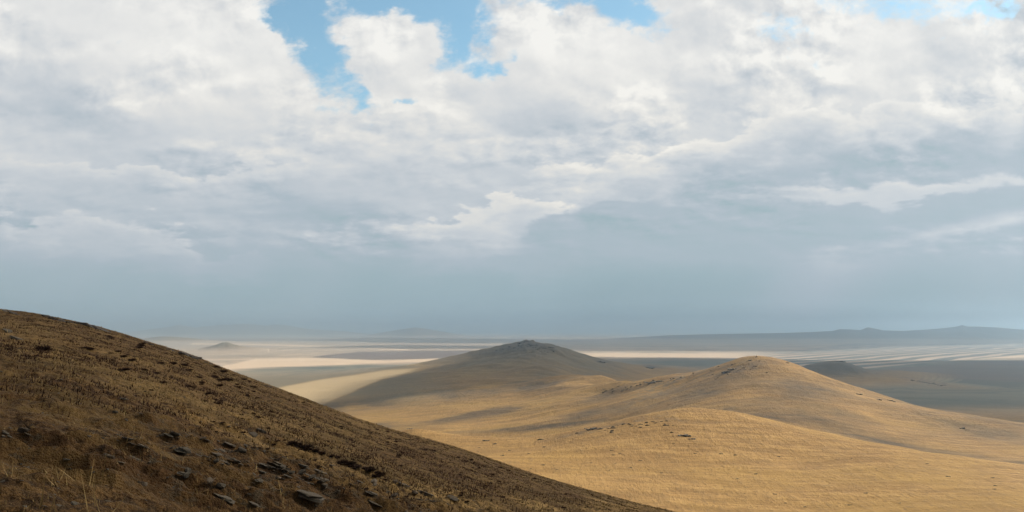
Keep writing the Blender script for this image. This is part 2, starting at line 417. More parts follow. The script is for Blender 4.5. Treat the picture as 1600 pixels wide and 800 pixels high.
SILH = [(-300,430),(0,485),(60,492),(100,500),(160,514),(240,537),(300,556),(350,576),(400,595),(450,613),(500,632),(560,655),(620,674),(700,697),(780,723),(860,749),(940,772),(1000,788),(1060,801),(1300,845)]
AX, BY, H0, CC = -0.317, -0.134, 1.75, 7.6e-5
def near_height(Xa, Ya, detail=True):
    r = np.sqrt(Xa**2 + Ya**2)
    z = -H0 + AX * Xa + BY * Ya - CC * r**2
    yy = np.maximum(Ya, 1e-3)
    U = np.clip(Xa / yy, -0.8, 0.8)
    u = U * F + 800
    want = (HZ - spl(u, SILH)) / F + 2 * math.sqrt(H0 * CC) * np.sqrt(1 + U**2)
    corr = want - (AX * U + BY)
    wgt = sst(u, -260, -60) * (1 - sst(u, 1100, 1280)) * (Ya > 0)
    z = z + corr * wgt * np.maximum(Ya, 0)
    e = np.maximum(r - 190, 0)
    z = z - 0.0011 * e**2
    if detail:
        k = sst(r, 3, 14)
        z = z + k * (fbm(Xa, Ya, 9, 3, 3) * 0.10) + k * sst(r, 30, 90) * fbm(Xa, Ya, 22, 3, 9) * 0.22
        z = z + fbm(Xa, Ya, 0.9, 5, 13, 0.62) * 0.075 * sst(r, 2, 6) * (1 - sst(r, 120, 250))
        # broken ledges of bedrock following the slope
        mask = rocky(Xa, Ya)
        led = ridged(Xa * 0.55 + Ya * 0.35, (Ya * 1.0 - Xa * 0.25) * 1.6, 1.5, 3, 41)
        z = z + mask * np.clip(led - 0.85, 0, 0.7) * 0.30
    return z
def pix(Xa, Ya, Za):
    yy = np.maximum(Ya, 0.5)
    return 800 + F * Xa / yy, HZ - F * Za / yy
def base_z(Xa, Ya):
    return -H0 + AX * Xa + BY * Ya
def rocky(Xa, Ya):
    """bedrock breaks through on the lower slope close by and in a few places higher up"""
    r = np.sqrt(Xa**2 + Ya**2)
    nse = fbm(Xa, Ya, 6, 3, 55)
    m = (1 - sst(r, 14, 30)) * (0.35 + 0.65 * sst(nse, -0.2, 0.35))
    m2 = np.exp(-(((Xa + 46) / 7)**2 + ((Ya - 82) / 10)**2))
    return np.clip(m + m2, 0, 1)

def grid_mesh(name, X_, Y_, Z_, attrs, closed=False):
    nr, nc = X_.shape
    me = bpy.data.meshes.new(name)
    co = np.stack([X_, Y_, Z_], -1).reshape(-1, 3).astype(np.float32)
    me.vertices.add(len(co)); me.vertices.foreach_set('co', co.ravel())
    idx = np.arange(nr * nc).reshape(nr, nc)
    a = idx[:-1, :-1]; b_ = idx[:-1, 1:]; c_ = idx[1:, 1:]; d_ = idx[1:, :-1]
    f = np.stack([a, b_, c_, d_], -1).reshape(-1, 4)
    nf = len(f)
    me.loops.add(nf * 4); me.loops.foreach_set('vertex_index', f.ravel().astype(np.int32))
    me.polygons.add(nf)
    me.polygons.foreach_set('loop_start', (np.arange(nf) * 4).astype(np.int32))
    me.polygons.foreach_set('use_smooth', np.ones(nf, bool))
    for k, v in attrs.items():
        at = me.attributes.new(k, 'FLOAT', 'POINT')
        at.data.foreach_set('value', v.ravel().astype(np.float32))
    me.update(); me.validate()
    return me
def link(name, me, mat=None, parent=None):
    o = bpy.data.objects.new(name, me); COL.objects.link(o)
    if mat: me.materials.clear(); me.materials.append(mat)
    if parent: o.parent = parent
    return o

# columns: fine inside the view, coarse outside
Ucol = np.concatenate([np.linspace(-0.95, -0.63, 40, endpoint=False), np.linspace(-0.63, 0.63, 1250), np.linspace(0.63, 0.95, 41)[1:]])
Lrow = np.concatenate([np.linspace(math.log(330), math.log(7000), 900, endpoint=False), np.linspace(math.log(7000), math.log(40000), 420, endpoint=False), np.linspace(math.log(40000), math.log(150000), 60)])
UG, LG = np.meshgrid(Ucol, Lrow)
YG = np.exp(LG); XG = UG * YG
ZG = height(XG, YG)

# visible-surface lookup: (u, v) -> point on the mid and far ground
ang = ZG / YG
def hit(u, v, start=330.0):
    U = (u - 800) / F; s = (HZ - v) / F
    j = int(np.argmin(np.abs(Ucol - U)))
    col = ang[:, j]
    ok = np.where((col >= s) & (YG[:, j] > start))[0]
    if len(ok) == 0:
        d = abs(PLAIN / s) if s < 0 else 60000.0
        return (U * d, d, PLAIN)
    i = ok[0]
    if i > 0:
        a0, a1 = col[i-1], col[i]
        t = (s - a0) / (a1 - a0) if a1 != a0 else 1.0
        t = min(max(t, 0), 1)
        d = YG[i-1, j] * (1 - t) + YG[i, j] * t
    else:
        d = YG[i, j]
    return (U * d, d, s * d)

# ------------------------------------------------------------------ materials
def material(name):
    m = bpy.data.materials.new(name); m.use_nodes = True
    nt = m.node_tree; nt.nodes.clear()
    q = NB(nt)
    o = q.n('ShaderNodeOutputMaterial'); p = q.n('ShaderNodeBsdfPrincipled')
    p.inputs['Roughness'].default_value = 0.95
    p.inputs['Specular IOR Level'].default_value = 0.15
    nt.links.new(p.outputs[0], o.inputs['Surface'])
    return m, q, p
def attr(q, name):
    a = q.n('ShaderNodeAttribute', attribute_name=name); return a.outputs['Fac']
def bump(q, p, h, dist, strength=1.0):
    bn = q.n('ShaderNodeBump'); bn.inputs['Distance'].default_value = dist; bn.inputs['Strength'].default_value = strength
    q.put(bn.inputs['Height'], h); q.nt.links.new(bn.outputs[0], p.inputs['Normal'])
def mapped(q, vec, rot, scale):
    mp = q.n('ShaderNodeMapping'); q.put(mp.inputs['Vector'], vec)
    mp.inputs['Rotation'].default_value = (0, 0, R(rot)); mp.inputs['Scale'].default_value = scale
    return mp.outputs[0]

GRASS = (.375, .262, .115)
m_steppe, q, p = material("steppe_grass")
pos = q.n('ShaderNodeTexCoord').outputs['Object']
sA = q.noise(mapped(q, pos, 36, (0.016, 0.060, 0.02)), 1.0, 9, 0.70)
sB = q.noise(mapped(q, pos, -34, (0.006, 0.034, 0.02)), 1.0, 9, 0.70)
lee = attr(q, 'lee')
streak = q.mixf(lee, sB, sA)
blot = q.noise(pos, 0.0045, 5, 0.6)
speck = q.noise(mapped(q, pos, 0, (0.40, 0.10, 0.3)), 1.0, 6, 0.75)
speck2 = q.noise(mapped(q, pos, 0, (0.075, 0.024, 0.05)), 1.0, 7, 0.72)
col = q.mixc(q.smooth(streak, .40, .62), (.255, .155, .060), (.385, .250, .104))
col = q.mixc(q.smooth(blot, .46, .66, 0, .6), col, (.345, .225, .066))
col = q.mixc(q.smooth(speck2, .49, .64, 0, .48), col, (.225, .145, .066))
col = q.mixc(q.smooth(speck2, .42, .34, 0, .35), col, (.46, .315, .135))
col = q.mixc(q.smooth(speck, .53, .62, 0, .52), col, (.150, .092, .045))
col = q.mixc(q.smooth(speck, .36, .30, 0, .5), col, (.42, .295, .14))
col = q.mixc(1.0, col, (.91, .84, .68), 'MULTIPLY')
col = q.mixc(q.mul(attr(q, 'sun_wedge'), .8), col, (.46, .345, .195))  # pale wedge by the dark peak: sunlight put into the colour
col = q.mixc(attr(q, 'scrub'), col, q.mixc(q.smooth(q.add(q.mul(streak, .6), q.mul(speck2, .4)), .40, .60), (.060, .040, .023), (.145, .092, .042)))  # brown scrub, plus the pointed hill's shaded faces put into colour
col = q.mixc(attr(q, 'bleak_shade'), col, q.mixc(speck2, (.080, .082, .066), (.150, .134, .095)))  # olive-grey hill tone; a cloud-shadow edge is painted in too
col = q.mixc(q.mul(attr(q, 'dark_rock_shade'), .85), col, q.mixc(speck2, (.040, .042, .040), (.085, .080, .065)))  # dark rock, with the far knolls' shade put into the colour
rk = q.mul(attr(q, 'rock'), q.smooth(q.noise(pos, 0.05, 6, 0.7), .42, .56))
col = q.mixc(rk, col, q.mixc(speck, (.045, .042, .042), (.13, .115, .10)))
# plain: bare pale soil, painted sun strips, cloud shade, greener pasture and ploughed strips
px = q.noise(mapped(q, pos, 20, (0.00030, 0.0011, 1)), 1.0, 5, 0.55)
pf = q.noise(pos, 0.0016, 4, 0.5)
pcol = q.ramp(px, [(.30, (.20, .175, .135)), (.45, (.34, .26, .185)), (.55, (.46, .345, .245)), (.70, (.52, .395, .28))])
pcol = q.mixc(q.smooth(pf, .5, .7, 0, .4), pcol, (.20, .17, .12))
pcol = q.mixc(attr(q, 'pale'), pcol, (.62, .465, .32))  # bright strips of sunlit plain put into the colour
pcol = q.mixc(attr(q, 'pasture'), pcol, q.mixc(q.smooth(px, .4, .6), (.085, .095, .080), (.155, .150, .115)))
pcol = q.mixc(attr(q, 'field_shade'), pcol, (.13, .095, .085))  # cloud shade on the plain painted as a darker field tone
sxy = q.n('ShaderNodeSeparateXYZ'); q.put(sxy.inputs[0], pos)
t = q.add(q.mul(sxy.outputs[0], 0.75), q.mul(sxy.outputs[1], -0.661))
t = q.m('MULTIPLY_ADD', q.noise(pos, 0.00025, 2, 0.5), 900.0, t)
wv = q.m('SINE', q.mul(t, 2 * math.pi / 245.0))
wv2 = q.m('SINE', q.mul(t, 2 * math.pi / 1130.0))
st = q.smooth(q.add(wv, q.mul(wv2, .35)), .05, .55)
scol = q.mixc(st, (.105, .11, .10), (.47, .36, .27))
pcol = q.mixc(attr(q, 'strips'), pcol, scol)
pcol = q.mixc(attr(q, 'dark_rock_shade'), pcol, (.055, .055, .05))
col = q.mixc(attr(q, 'plain'), col, pcol)
q.nt.links.new(col, p.inputs['Base Color'])
bump(q, p, q.add(q.mul(speck, .8), q.add(q.mul(streak, 2.2), q.mul(speck2, 2.0))), 2.2, 0.7)

m_rock, q, p = material("dark_schist")
pos = q.n('ShaderNodeTexCoord').outputs['Object']
oi = q.n('ShaderNodeObjectInfo')
lay = q.noise(mapped(q, pos, 0, (3, 3, 22)), 1.0, 5, .6)
lich = q.noise(pos, 14.0, 4, .65)
col = q.mixc(lay, (.035, .032, .027), (.15, .135, .11))
sn2 = q.n('ShaderNodeSeparateXYZ'); q.put(sn2.inputs[0], q.n('ShaderNodeNewGeometry').outputs['Normal'])
col = q.mixc(q.smooth(sn2.outputs[2], .55, .95, 0, .5), col, (.125, .10, .072))
col = q.mixc(q.smooth(lich, .52, .62, 0, .7), col, (.080, .082, .050))
col = q.mixc(q.smooth(q.noise(pos, 22.0, 3, .6), .60, .68, 0, .5), col, (.19, .17, .13))
col = q.mixc(q.mul(oi.outputs['Random'], .45), col, (.12, .085, .055))
q.nt.links.new(col, p.inputs['Base Color'])
bump(q, p, q.add(lay, q.mul(lich, .5)), 0.03, .8)

m_pale, q, p = material("pale_stone")
pos = q.n('ShaderNodeTexCoord').outputs['Object']
col = q.mixc(q.noise(pos, 9.0, 5, .6), (.11, .085, .055), (.26, .21, .155))
q.nt.links.new(col, p.inputs['Base Color'])
bump(q, p, q.noise(pos, 16, 4, .6), 0.02, .8)

m_crag, q, p = material("weathered_crag")
pos = q.n('ShaderNodeTexCoord').outputs['Object']
k = q.noise(pos, 0.5, 6, .7)
col = q.mixc(k, (.035, .032, .030), (.15, .13, .11))
q.nt.links.new(col, p.inputs['Base Color'])

m_dark, q, p = material("shaded_slope_turf")
pos = q.n('ShaderNodeTexCoord').outputs['Object']
f1 = q.noise(pos, 0.9, 6, .65); f2 = q.noise(pos, 6.0, 6, .7); f3 = q.noise(mapped(q, pos, 24, (.25, 1.1, 1)), 1.0, 6, .65); f4 = q.noise(pos, 30.0, 3, .6)
col = q.mixc(q.smooth(f2, .38, .62), (.050, .030, .014), (.265, .170, .078))
col = q.mixc(q.smooth(f4, .50, .66, 0, .8), col, (.026, .016, .009))
col = q.mixc(q.smooth(f3, .46, .62, 0, .6), col, (.33, .235, .10))
col = q.mixc(q.smooth(f1, .52, .66, 0, .55), col, (.120, .070, .034))
f0 = q.noise(pos, .16, 4, .6)
col = q.mixc(q.smooth(f0, .48, .64, 0, .5), col, (.14, .105, .045))
col = q.mixc(q.smooth(f0, .42, .32, 0, .5), col, (.10, .052, .024))
col = q.mixc(q.mul(attr(q, 'rocky'), .5), col, q.mixc(f2, (.040, .023, .012), (.130, .075, .036)))
col = q.mixc(q.mul(attr(q, 'straw'), q.smooth(f2, .35, .6)), col, (.58, .42, .19))
stn = q.n('ShaderNodeTexVoronoi'); q.put(stn.inputs['Vector'], pos); stn.inputs['Scale'].default_value = 9.0
col = q.mixc(q.mul(attr(q, 'rocky'), q.smooth(q.noise(pos, 3.5, 5, .7), .53, .60, 0, .75)), col, q.mixc(f4, (.035, .032, .026), (.15, .13, .10)))
q.nt.links.new(q.mixc(1.0, col, (.86, .755, .60), 'MULTIPLY'), p.inputs['Base Color'])
bump(q, p, q.add(q.mul(f2, 1.0), q.mul(f4, .35)), 0.16, 1.0)

def blade_mat(name, c1, c2):
    m, q, p = material(name)
    pos = q.n('ShaderNodeTexCoord').outputs['Object']
    a = q.n('ShaderNodeTexNoise'); q.put(a.inputs['Vector'], pos); a.inputs['Scale'].default_value = 1.3; a.inputs['Detail'].default_value = 5
    w = q.n('ShaderNodeTexWhiteNoise', noise_dimensions='3D')
    sn = q.n('ShaderNodeVectorMath', operation='SNAP'); q.put(sn.inputs[0], pos); sn.inputs[1].default_value = (.12, .12, .4)
    q.nt.links.new(sn.outputs[0], w.inputs[0])
    f = q.m('MULTIPLY_ADD', w.outputs[0], .6, q.mul(a.outputs[0], .4), clamp=True)
    q.nt.links.new(q.mixc(f, c1, c2), p.inputs['Base Color'])
    return m
m_straw = blade_mat("dry_grass_blades", (.075, .045, .018), (.64, .45, .19))
m_twig = blade_mat("heather_twigs", (.020, .012, .009), (.085, .050, .034))

# ------------------------------------------------------------------ mid and far ground
UU, VV = 800 + F * XG / YG, HZ - F * ZG / YG
relh = np.clip((ZG - PLAIN), 0, 400)
plain = (1 - sst(relh, 3, 22)) * np.where(UU < 760, sst(YG, 4200, 5600), sst(YG, 2400, 3000))
plain = np.maximum(plain, sst(YG, 6000, 7000) * (1 - sst(relh, 40, 90)))
def poly_mask(u, v, edges_top, edges_bot, soft):
    xs = [e[0] for e in edges_top]
    t_ = np.interp(u, xs, [e[1] for e in edges_top]); b2 = np.interp(u, [e[0] for e in edges_bot], [e[1] for e in edges_bot])
    inside = np.minimum(v - t_, b2 - v)
    return sst(inside, -soft, soft) * (u > xs[0]) * (u < xs[-1])
n_a = fbm(XG, YG, 700, 4, 61); n_b = fbm(XG, YG * 0.6, 180, 4, 71)
scrub = np.zeros_like(XG)  # brown tones on the slopes, with painted hill shade among them
near_w = (YG < 4800) * (1 - plain)
def band(pts, w, amp, d0=1500, d1=4800):
    """strip of darker brown following a line over the slopes"""
    us = [k[0] for k in pts]; vs = [k[1] for k in pts]
    d = (VV + n_b * 3.5 - np.interp(UU, us, vs)) / w
    e = sst(UU, us[0] - 40, us[0] + 60) * (1 - sst(UU, us[-1] - 60, us[-1] + 40))
    return amp * np.exp(-d * d) * e * (YG > d0) * (YG < d1)
for pts, w, amp, d0, d1 in [([(480,642),(600,628),(720,614),(820,606),(900,600)], 11, 1.0, 1500, 4800),
              ([(560,668),(650,664),(760,648),(860,634),(940,622),(1000,612)], 6.5, 1.0, 1300, 2800), ([(700,676),(820,672),(900,664),(980,652)], 4, .9, 1300, 2500),
              ([(870,660),(940,643),(1020,630),(1100,616),(1160,604)], 9, 1.0, 1250, 2300), ([(900,622),(960,611),(1010,604),(1060,596),(1110,584)], 4.5, .8, 1600, 2400),
              ([(1150,612),(1230,625),(1330,640),(1450,662),(1600,700)], 20, .40, 1150, 2000), ([(1300,668),(1450,690),(1600,718)], 9, .4, 1050, 1500),
              ([(820,586),(900,578),(1000,580)], 14, .6, 3000, 5000)]:
    scrub = np.maximum(scrub, band(pts, w, amp, d0, d1))
lee = sst(UU, 860, 1080) * np.where(YG < 1400, 1, sst(UU, 1080, 1240))
bface = (YG > 1020) * (YG < 2400) * sst(UU, 1010, 1150)
bface = bface * (ZG < 1e9) * np.where((UU > 1080) & (YG < 1060), 0, 1)
bcore = np.exp(-(((UU - 1330) / 190)**2 + ((VV - 640 - (UU - 1330) * .16) / 30)**2))
scrub = np.maximum(scrub, bface * (.34 + .55 * bcore))  # hill face that gets less sun, painted browner
bleft = np.exp(-(((UU - 1060) / 90)**2 + ((VV - 618 + (UU - 1060) * .24) / 17)**2)) * (YG > 1300) * (YG < 2200)
scrub = np.maximum(scrub, 1.15 * bleft)  # shaded left flank of the pointed hill painted dark brown
foot = poly_mask(UU, VV, [(1130,630),(1200,642),(1300,664),(1450,690),(1600,711)], [(1130,660),(1600,760)], 3) * (YG > 1040) * (YG < 1500)
ln = (VV - np.interp(UU, [1100, 1200, 1300, 1400, 1500, 1600, 1800], [638, 651, 674, 694, 709, 723, 752])) / 4.5
scrub = np.maximum(scrub, np.maximum(foot * .6, .95 * np.exp(-ln * ln) * (YG > 1040) * (YG < 1700) * sst(UU, 1110, 1200)))  # dark contact line where the two hills meet, painted in
scrub = np.clip(scrub * (0.8 + 0.9 * n_b) + .10 * n_b, 0, 1)
bleak_shade = .85 * sst(YG, 2600, 4100) * (1 - plain) * sst(relh, 15, 90) * (0.75 + 0.3 * n_a)
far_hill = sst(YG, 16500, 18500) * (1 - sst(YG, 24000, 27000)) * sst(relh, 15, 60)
bleak_shade = np.clip(np.maximum(bleak_shade, far_hill), 0, 1)
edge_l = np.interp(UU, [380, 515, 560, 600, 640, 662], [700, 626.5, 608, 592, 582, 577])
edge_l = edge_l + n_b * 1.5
wedge = sst(edge_l - VV, -2.2, 2.4) * (YG > 2800) * (YG < 5200) * (1 - sst(UU, 630, 668))  # sunlit side of the cloud-shadow edge, painted pale
bleak_shade = np.maximum(bleak_shade, sst(VV - edge_l, -2.2, 3) * (1 - sst(UU, 610, 760)) * (YG > 2500) * (YG < 4600) * (1 - sst(VV, 612, 640)) * .7 * (UU > 430))  # shaded side of the same edge, painted darker to sharpen it
bleak_shade = bleak_shade * (1 - wedge)
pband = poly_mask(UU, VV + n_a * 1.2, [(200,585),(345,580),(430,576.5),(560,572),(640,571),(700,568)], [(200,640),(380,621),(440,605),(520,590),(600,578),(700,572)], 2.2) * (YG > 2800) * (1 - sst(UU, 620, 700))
bleak_shade = np.maximum(bleak_shade, .75 * pband); wedge = wedge * (1 - pband)
leftlone = np.exp(-(((XG + 3045) / 320)**2 + ((YG - 9350) / 500)**2)); bleak_shade = np.maximum(bleak_shade, leftlone * .8 * sst(relh, 14, 40))
duskm = np.maximum.reduce([np.exp(-(((UU - 1013) / 22)**2 + ((VV - 574) / 4)**2)) * (YG > 5000) * (YG < 6200), np.exp(-(((UU - 936) / 18)**2 + ((VV - 567) / 4)**2)) * (YG > 4500) * (YG < 5600), np.exp(-(((UU - 1320) / 100)**2 + ((VV - 574) / 14)**2)) * (YG > 3900) * (YG < 5100), np.exp(-(((UU - 820) / 80)**2 + ((VV - 542 - np.abs(UU - 826) * .12) / 10)**2)) * (YG > 3700) * (YG < 5400) * .8,  # painted shade of the far knolls, and dark rock of the peak
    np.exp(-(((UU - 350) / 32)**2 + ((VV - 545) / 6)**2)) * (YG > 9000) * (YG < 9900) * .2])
rock = np.zeros_like(XG)
def patch(u, v, su, sv, amp, d0, d1, rot=0):
    global rock
    a = (UU - u); e = (VV - v); cs, sn_ = math.cos(R(rot)), math.sin(R(rot))
    p_ = (a * cs + e * sn_) / su; q_ = (-a * sn_ + e * cs) / sv
    rock = np.maximum(rock, amp * np.exp(-(p_**2 + q_**2)) * (YG > d0) * (YG < d1))
patch(1150, 578, 60, 8, .55, 1400, 2100, -14); patch(1040, 600, 60, 6, .8, 1500, 2300, -20); patch(1110, 583, 60, 5, .5, 1500, 2300, -20); patch(1180, 566, 40, 8, .35, 1400, 2100)
patch(1020, 618, 80, 9, .6, 1300, 2200, -18); patch(822, 537, 50, 6, 1, 4000, 5400); patch(790, 545, 90, 5, .7, 4000, 5400, -10)
patch(1295, 574, 75, 11, 1.0, 4000, 5000); patch(935, 566, 18, 3, 1, 4500, 5600); patch(1013, 574, 16, 3, 1, 5000, 6000); patch(1465, 600, 60, 6, .8, 3300, 4500, 12)
patch(950, 668, 80, 3, .7, 800, 1200, -12); patch(1040, 655, 60, 3, .5, 800, 1200, 4)
Yf, Xf = YG, XG
pale = plain * np.maximum.reduce([poly_mask(UU, VV + n_a * 1.2, [(250,563),(345,572),(400,561),(470,559),(600,563),(760,559)], [(250,590),(345,578),(430,574),(560,569),(700,564),(760,562)], 1.2),  # outlines of the sunlit strips that are painted pale
    poly_mask(UU, VV, [(300,536),(400,537),(500,540),(640,546)], [(300,538.5),(400,539.5),(500,542.5),(640,547.5)], .6),
    poly_mask(UU, VV + n_a * .6, [(850,551),(1000,551.5),(1200,552),(1420,548),(1700,540)], [(850,556),(1000,558),(1200,560),(1420,563),(1700,556)], .8)])
pasture = plain * np.maximum(poly_mask(UU, VV + n_a * 2.0, [(200,590),(345,580),(430,576),(560,571),(640,570),(760,560)], [(200,640),(380,622),(440,606),(520,592),(580,585),(640,579),(760,574)], 1.5),
    np.clip((YG < 9000) * sst(UU, 900, 1050) * sst(VV, 559, 566), 0, 1))
field_shade = plain * np.maximum(.75 * poly_mask(UU, VV + n_a, [(1330,580),(1440,572),(1520,566),(1600,562),(1800,555)], [(1330,584),(1440,590),(1600,597),(1800,600)], 1.5), .9 * poly_mask(UU, VV + n_a * .5, [(490,557),(560,549.5),(640,548.5),(820,548)], [(490,558),(580,562.5),(740,559.5),(820,557)], .8))  # outlines of cloud shadows on the plain, painted darker
strips = plain * poly_mask(UU, VV, [(1120,553),(1240,548),(1330,537),(1600,536.5),(1800,536)], [(1120,566),(1240,578),(1345,577),(1440,567),(1520,561),(1600,554),(1800,545)], 1.0) * sst(UU, 1120, 1260)
me = grid_mesh("steppe", XG, YG, ZG, {'sun_wedge': wedge * (1 - plain), 'lee': lee, 'dark_rock_shade': duskm, 'scrub': scrub, 'bleak_shade': bleak_shade, 'rock': rock, 'plain': plain, 'pale': pale, 'pasture': pasture, 'field_shade': field_shade, 'strips': strips})
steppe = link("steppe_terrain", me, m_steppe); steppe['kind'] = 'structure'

# ------------------------------------------------------------------ near slope
az_in = np.linspace(-34, 34, 1150); az_out = np.linspace(34, 326, 150)[1:]
az = np.radians(np.concatenate([az_in, az_out]))
rr = np.exp(np.linspace(math.log(0.6), math.log(420), 1000))
AZ, RR = np.meshgrid(az, rr)
XN, YN = RR * np.sin(AZ), RR * np.cos(AZ)
ZN = near_height(XN, YN)
un, vn = pix(XN, YN, ZN)
nz = fbm(XN, YN, 5, 4, 91)
def gauss_line(pts, w):
    d = (vn + nz * 10 - np.interp(un, [k[0] for k in pts], [k[1] for k in pts])) / w
    return np.exp(-d * d) * (YN > 2)
straw = np.clip(np.maximum(gauss_line([(0,520),(60,560),(200,596),(300,640),(400,684),(500,712),(620,758),(740,795)], 18) * .9 * sst(un, 60, 300), gauss_line([(0,520),(150,560),(300,620),(420,665)], 28) * .35) * (0.5 + .8 * nz), 0, 1)
me = grid_mesh("near_slope", XN, YN, ZN, {'straw': straw, 'rocky': rocky(XN, YN)})
slope = link("near_hillside", me, m_dark); slope['kind'] = 'structure'
def near_hit(u, v):
    """where the line of sight meets the near slope"""
    U = (u - 800) / F; s = (HZ - v) / F
    Ys = np.exp(np.linspace(math.log(2.5), math.log(260), 1500))
    z = near_height(U * Ys, Ys)
    ok = np.where(z >= s * Ys)[0]
    if len(ok) == 0: return None
    d = Ys[ok[0]]
    return Vector((U * d, d, float(z[ok[0]])))

# ------------------------------------------------------------------ unseen clouds, outlines cut to cast the shadows on the land
m_shade_cloud, q, p = material("shade_cloud_white")
p.inputs['Base Color'].default_value = (.8, .8, .8, 1)
def W3(u, d, z=PLAIN): return ((u - 800) / F * d, d, z)
def cloud(pts, alt, seed, label, jitter=0.05):
    P3 = [Vector(k[:3]) if len(k) == 4 else Vector(hit(k[0], k[1])) for k in pts]
    return _cloud_from(P3, alt, seed, label, jitter)
def _cloud_from(P3, alt, seed, label, jitter):
    proj = [w_ + sd * ((alt - w_.z) / sd.z) for w_ in P3]
    rng = random.Random(seed); ring = []; nP = len(proj)
    for i in range(nP):
        a, b2 = proj[i], proj[(i + 1) % nP]
        L = (b2 - a).length; steps = max(2, min(24, int(L / 180)))
        nrm = Vector((-(b2 - a).y, (b2 - a).x, 0)).normalized(); amp = min(L * jitter, 90)
        for k in range(steps):
            w_ = a.lerp(b2, k / steps)
            if k: w_ = w_ + nrm * rng.uniform(-amp, amp)
            ring.append(w_)
    bmn = bmesh.new(); cen = sum(ring, Vector()) / len(ring)
    lo = [bmn.verts.new(w_ + Vector((0, 0, rng.uniform(-20, 20)))) for w_ in ring]
    hi = [bmn.verts.new(w_ + (cen - w_) * .04 + Vector((0, 0, rng.uniform(60, 140)))) for w_ in ring]
    bmn.faces.new(lo); bmn.faces.new(list(reversed(hi)))
    for i in range(len(ring)):
        j = (i + 1) % len(ring); bmn.faces.new((lo[i], hi[i], hi[j], lo[j]))
    bmesh.ops.triangulate(bmn, faces=[f for f in bmn.faces if len(f.verts) > 4])
    bmesh.ops.recalc_face_normals(bmn, faces=bmn.faces)
    me = bpy.data.meshes.new("cloud"); bmn.to_mesh(me); bmn.free()
    o = link("cloud", me, m_shade_cloud); o['kind'] = 'stuff'; o['label'] = label  # unseen slab, added only to cast its shadow
    return o
w4 = lambda u, d, z=PLAIN: (*W3(u, d, z), 1)
cloud([(-700., -600., 0, 1), (380., -600., 0, 1), (330., 120., -30, 1), (150., 330., -60, 1), (-160., 420., -60, 1), (-700., 420., 0, 1)], 8000, 1, 'unseen grey cloud that shades the near hillside', .01)
cloud([(512,634),(560,609),(600,594),(660,578),(720,566), w4(740,5600,-200), w4(760,7000), w4(900,7900), w4(1150,7700), w4(1290,7000), w4(1500,7100), w4(1700,7000), w4(2000,6500), w4(2000,2300), w4(1600,2280), w4(1450,2450), w4(1250,2650), w4(1120,2700), w4(1010,2550,-180), w4(960,2950,-175),
       (925,586),(870,591),(800,601),(700,611),(620,620),(540,640)], 8000, 2, 'unseen long cloud cut to shade the dark peak and right plain', .03)
cloud([w4(840,10200), w4(1000,10200), w4(1250,10000), w4(1400,13000), w4(1600,15500), w4(2100,19000), w4(2100,21500), w4(850,22500), w4(800,16000)], 15000, 5, 'unseen broad cloud that shades the far right range', .02)
cloud([w4(480,12600), w4(620,14200), w4(780,13600), w4(800,11600), w4(640,11200), w4(520,11400)], 15000, 6, 'unseen small high cloud that shades the far plain', .03)

cloud([w4(150,21000), w4(330,18500), w4(480,19500), w4(640,16500), w4(760,15800), w4(830,16500), w4(840,22500), w4(560,23000), w4(150,23000)], 15000, 7, 'unseen high cloud added to shade the far left air', .02)  # added to keep sun off the haze at far left
# ------------------------------------------------------------------ haze
def haze(x0, x1, y0, y1, z0, z1, dens):
    bmn = bmesh.new(); bmesh.ops.create_cube(bmn, size=1.0)
    for v_ in bmn.verts:
        v_.co = Vector((x0 + (v_.co.x + .5) * (x1 - x0), y0 + (v_.co.y + .5) * (y1 - y0), z0 + (v_.co.z + .5) * (z1 - z0)))
    me = bpy.data.meshes.new("haze"); bmn.to_mesh(me); bmn.free()
    m = bpy.data.materials.new("haze_air"); m.use_nodes = True; nt = m.node_tree; nt.nodes.clear()
    o_ = nt.nodes.new('ShaderNodeOutputMaterial'); pv = nt.nodes.new('ShaderNodeVolumePrincipled')
    pv.inputs['Color'].default_value = (.61, .805, .965, 1); pv.inputs['Density'].default_value = dens; pv.inputs['Anisotropy'].default_value = 0.9
    nt.links.new(pv.outputs[0], o_.inputs['Volume'])
    o = link("haze", me, m); o['kind'] = 'stuff'
    return o
haze(-152000, 152000, -3000, 156000, float(ZG.min()) - 60, 330, 7.0e-5)

# ------------------------------------------------------------------ rocks, shrubs, grass
def put(o, label=None, cat=None, group=None, kind=None):
    if label: o['label'] = label
    o['kind'] = kind or 'thing'
    if cat: o['category'] = cat
    if group: o['group'] = group
    if kind: o['kind'] = kind
    return o
def hull(rng, sx, sy, sz, n=16, power=2.6):
    bmn = bmesh.new()
    for k in range(n):
        th = rng.uniform(0, 2 * math.pi); r = rng.uniform(.75, 1); zz = rng.choice((-1, 1)) * rng.uniform(.55, 1)
        rr_ = (1 - abs(zz)**power * .35)
        bmn.verts.new((math.cos(th) * r * rr_ * sx, math.sin(th) * r * rr_ * sy, zz * sz))
    bmesh.ops.convex_hull(bmn, input=bmn.verts)
    bmesh.ops.delete(bmn, geom=[v for v in bmn.verts if not v.link_faces], context='VERTS')
    return bmn
def join_bm(dst, src, mtx):
    vm = {}
    for v in src.verts: vm[v] = dst.verts.new(mtx @ v.co)
    for f in src.faces:
        try: dst.faces.new([vm[v] for v in f.verts])
        except ValueError: pass
def to_mesh(name, bmn):
    me = bpy.data.meshes.new(name); bmn.to_mesh(me); bmn.free(); return me
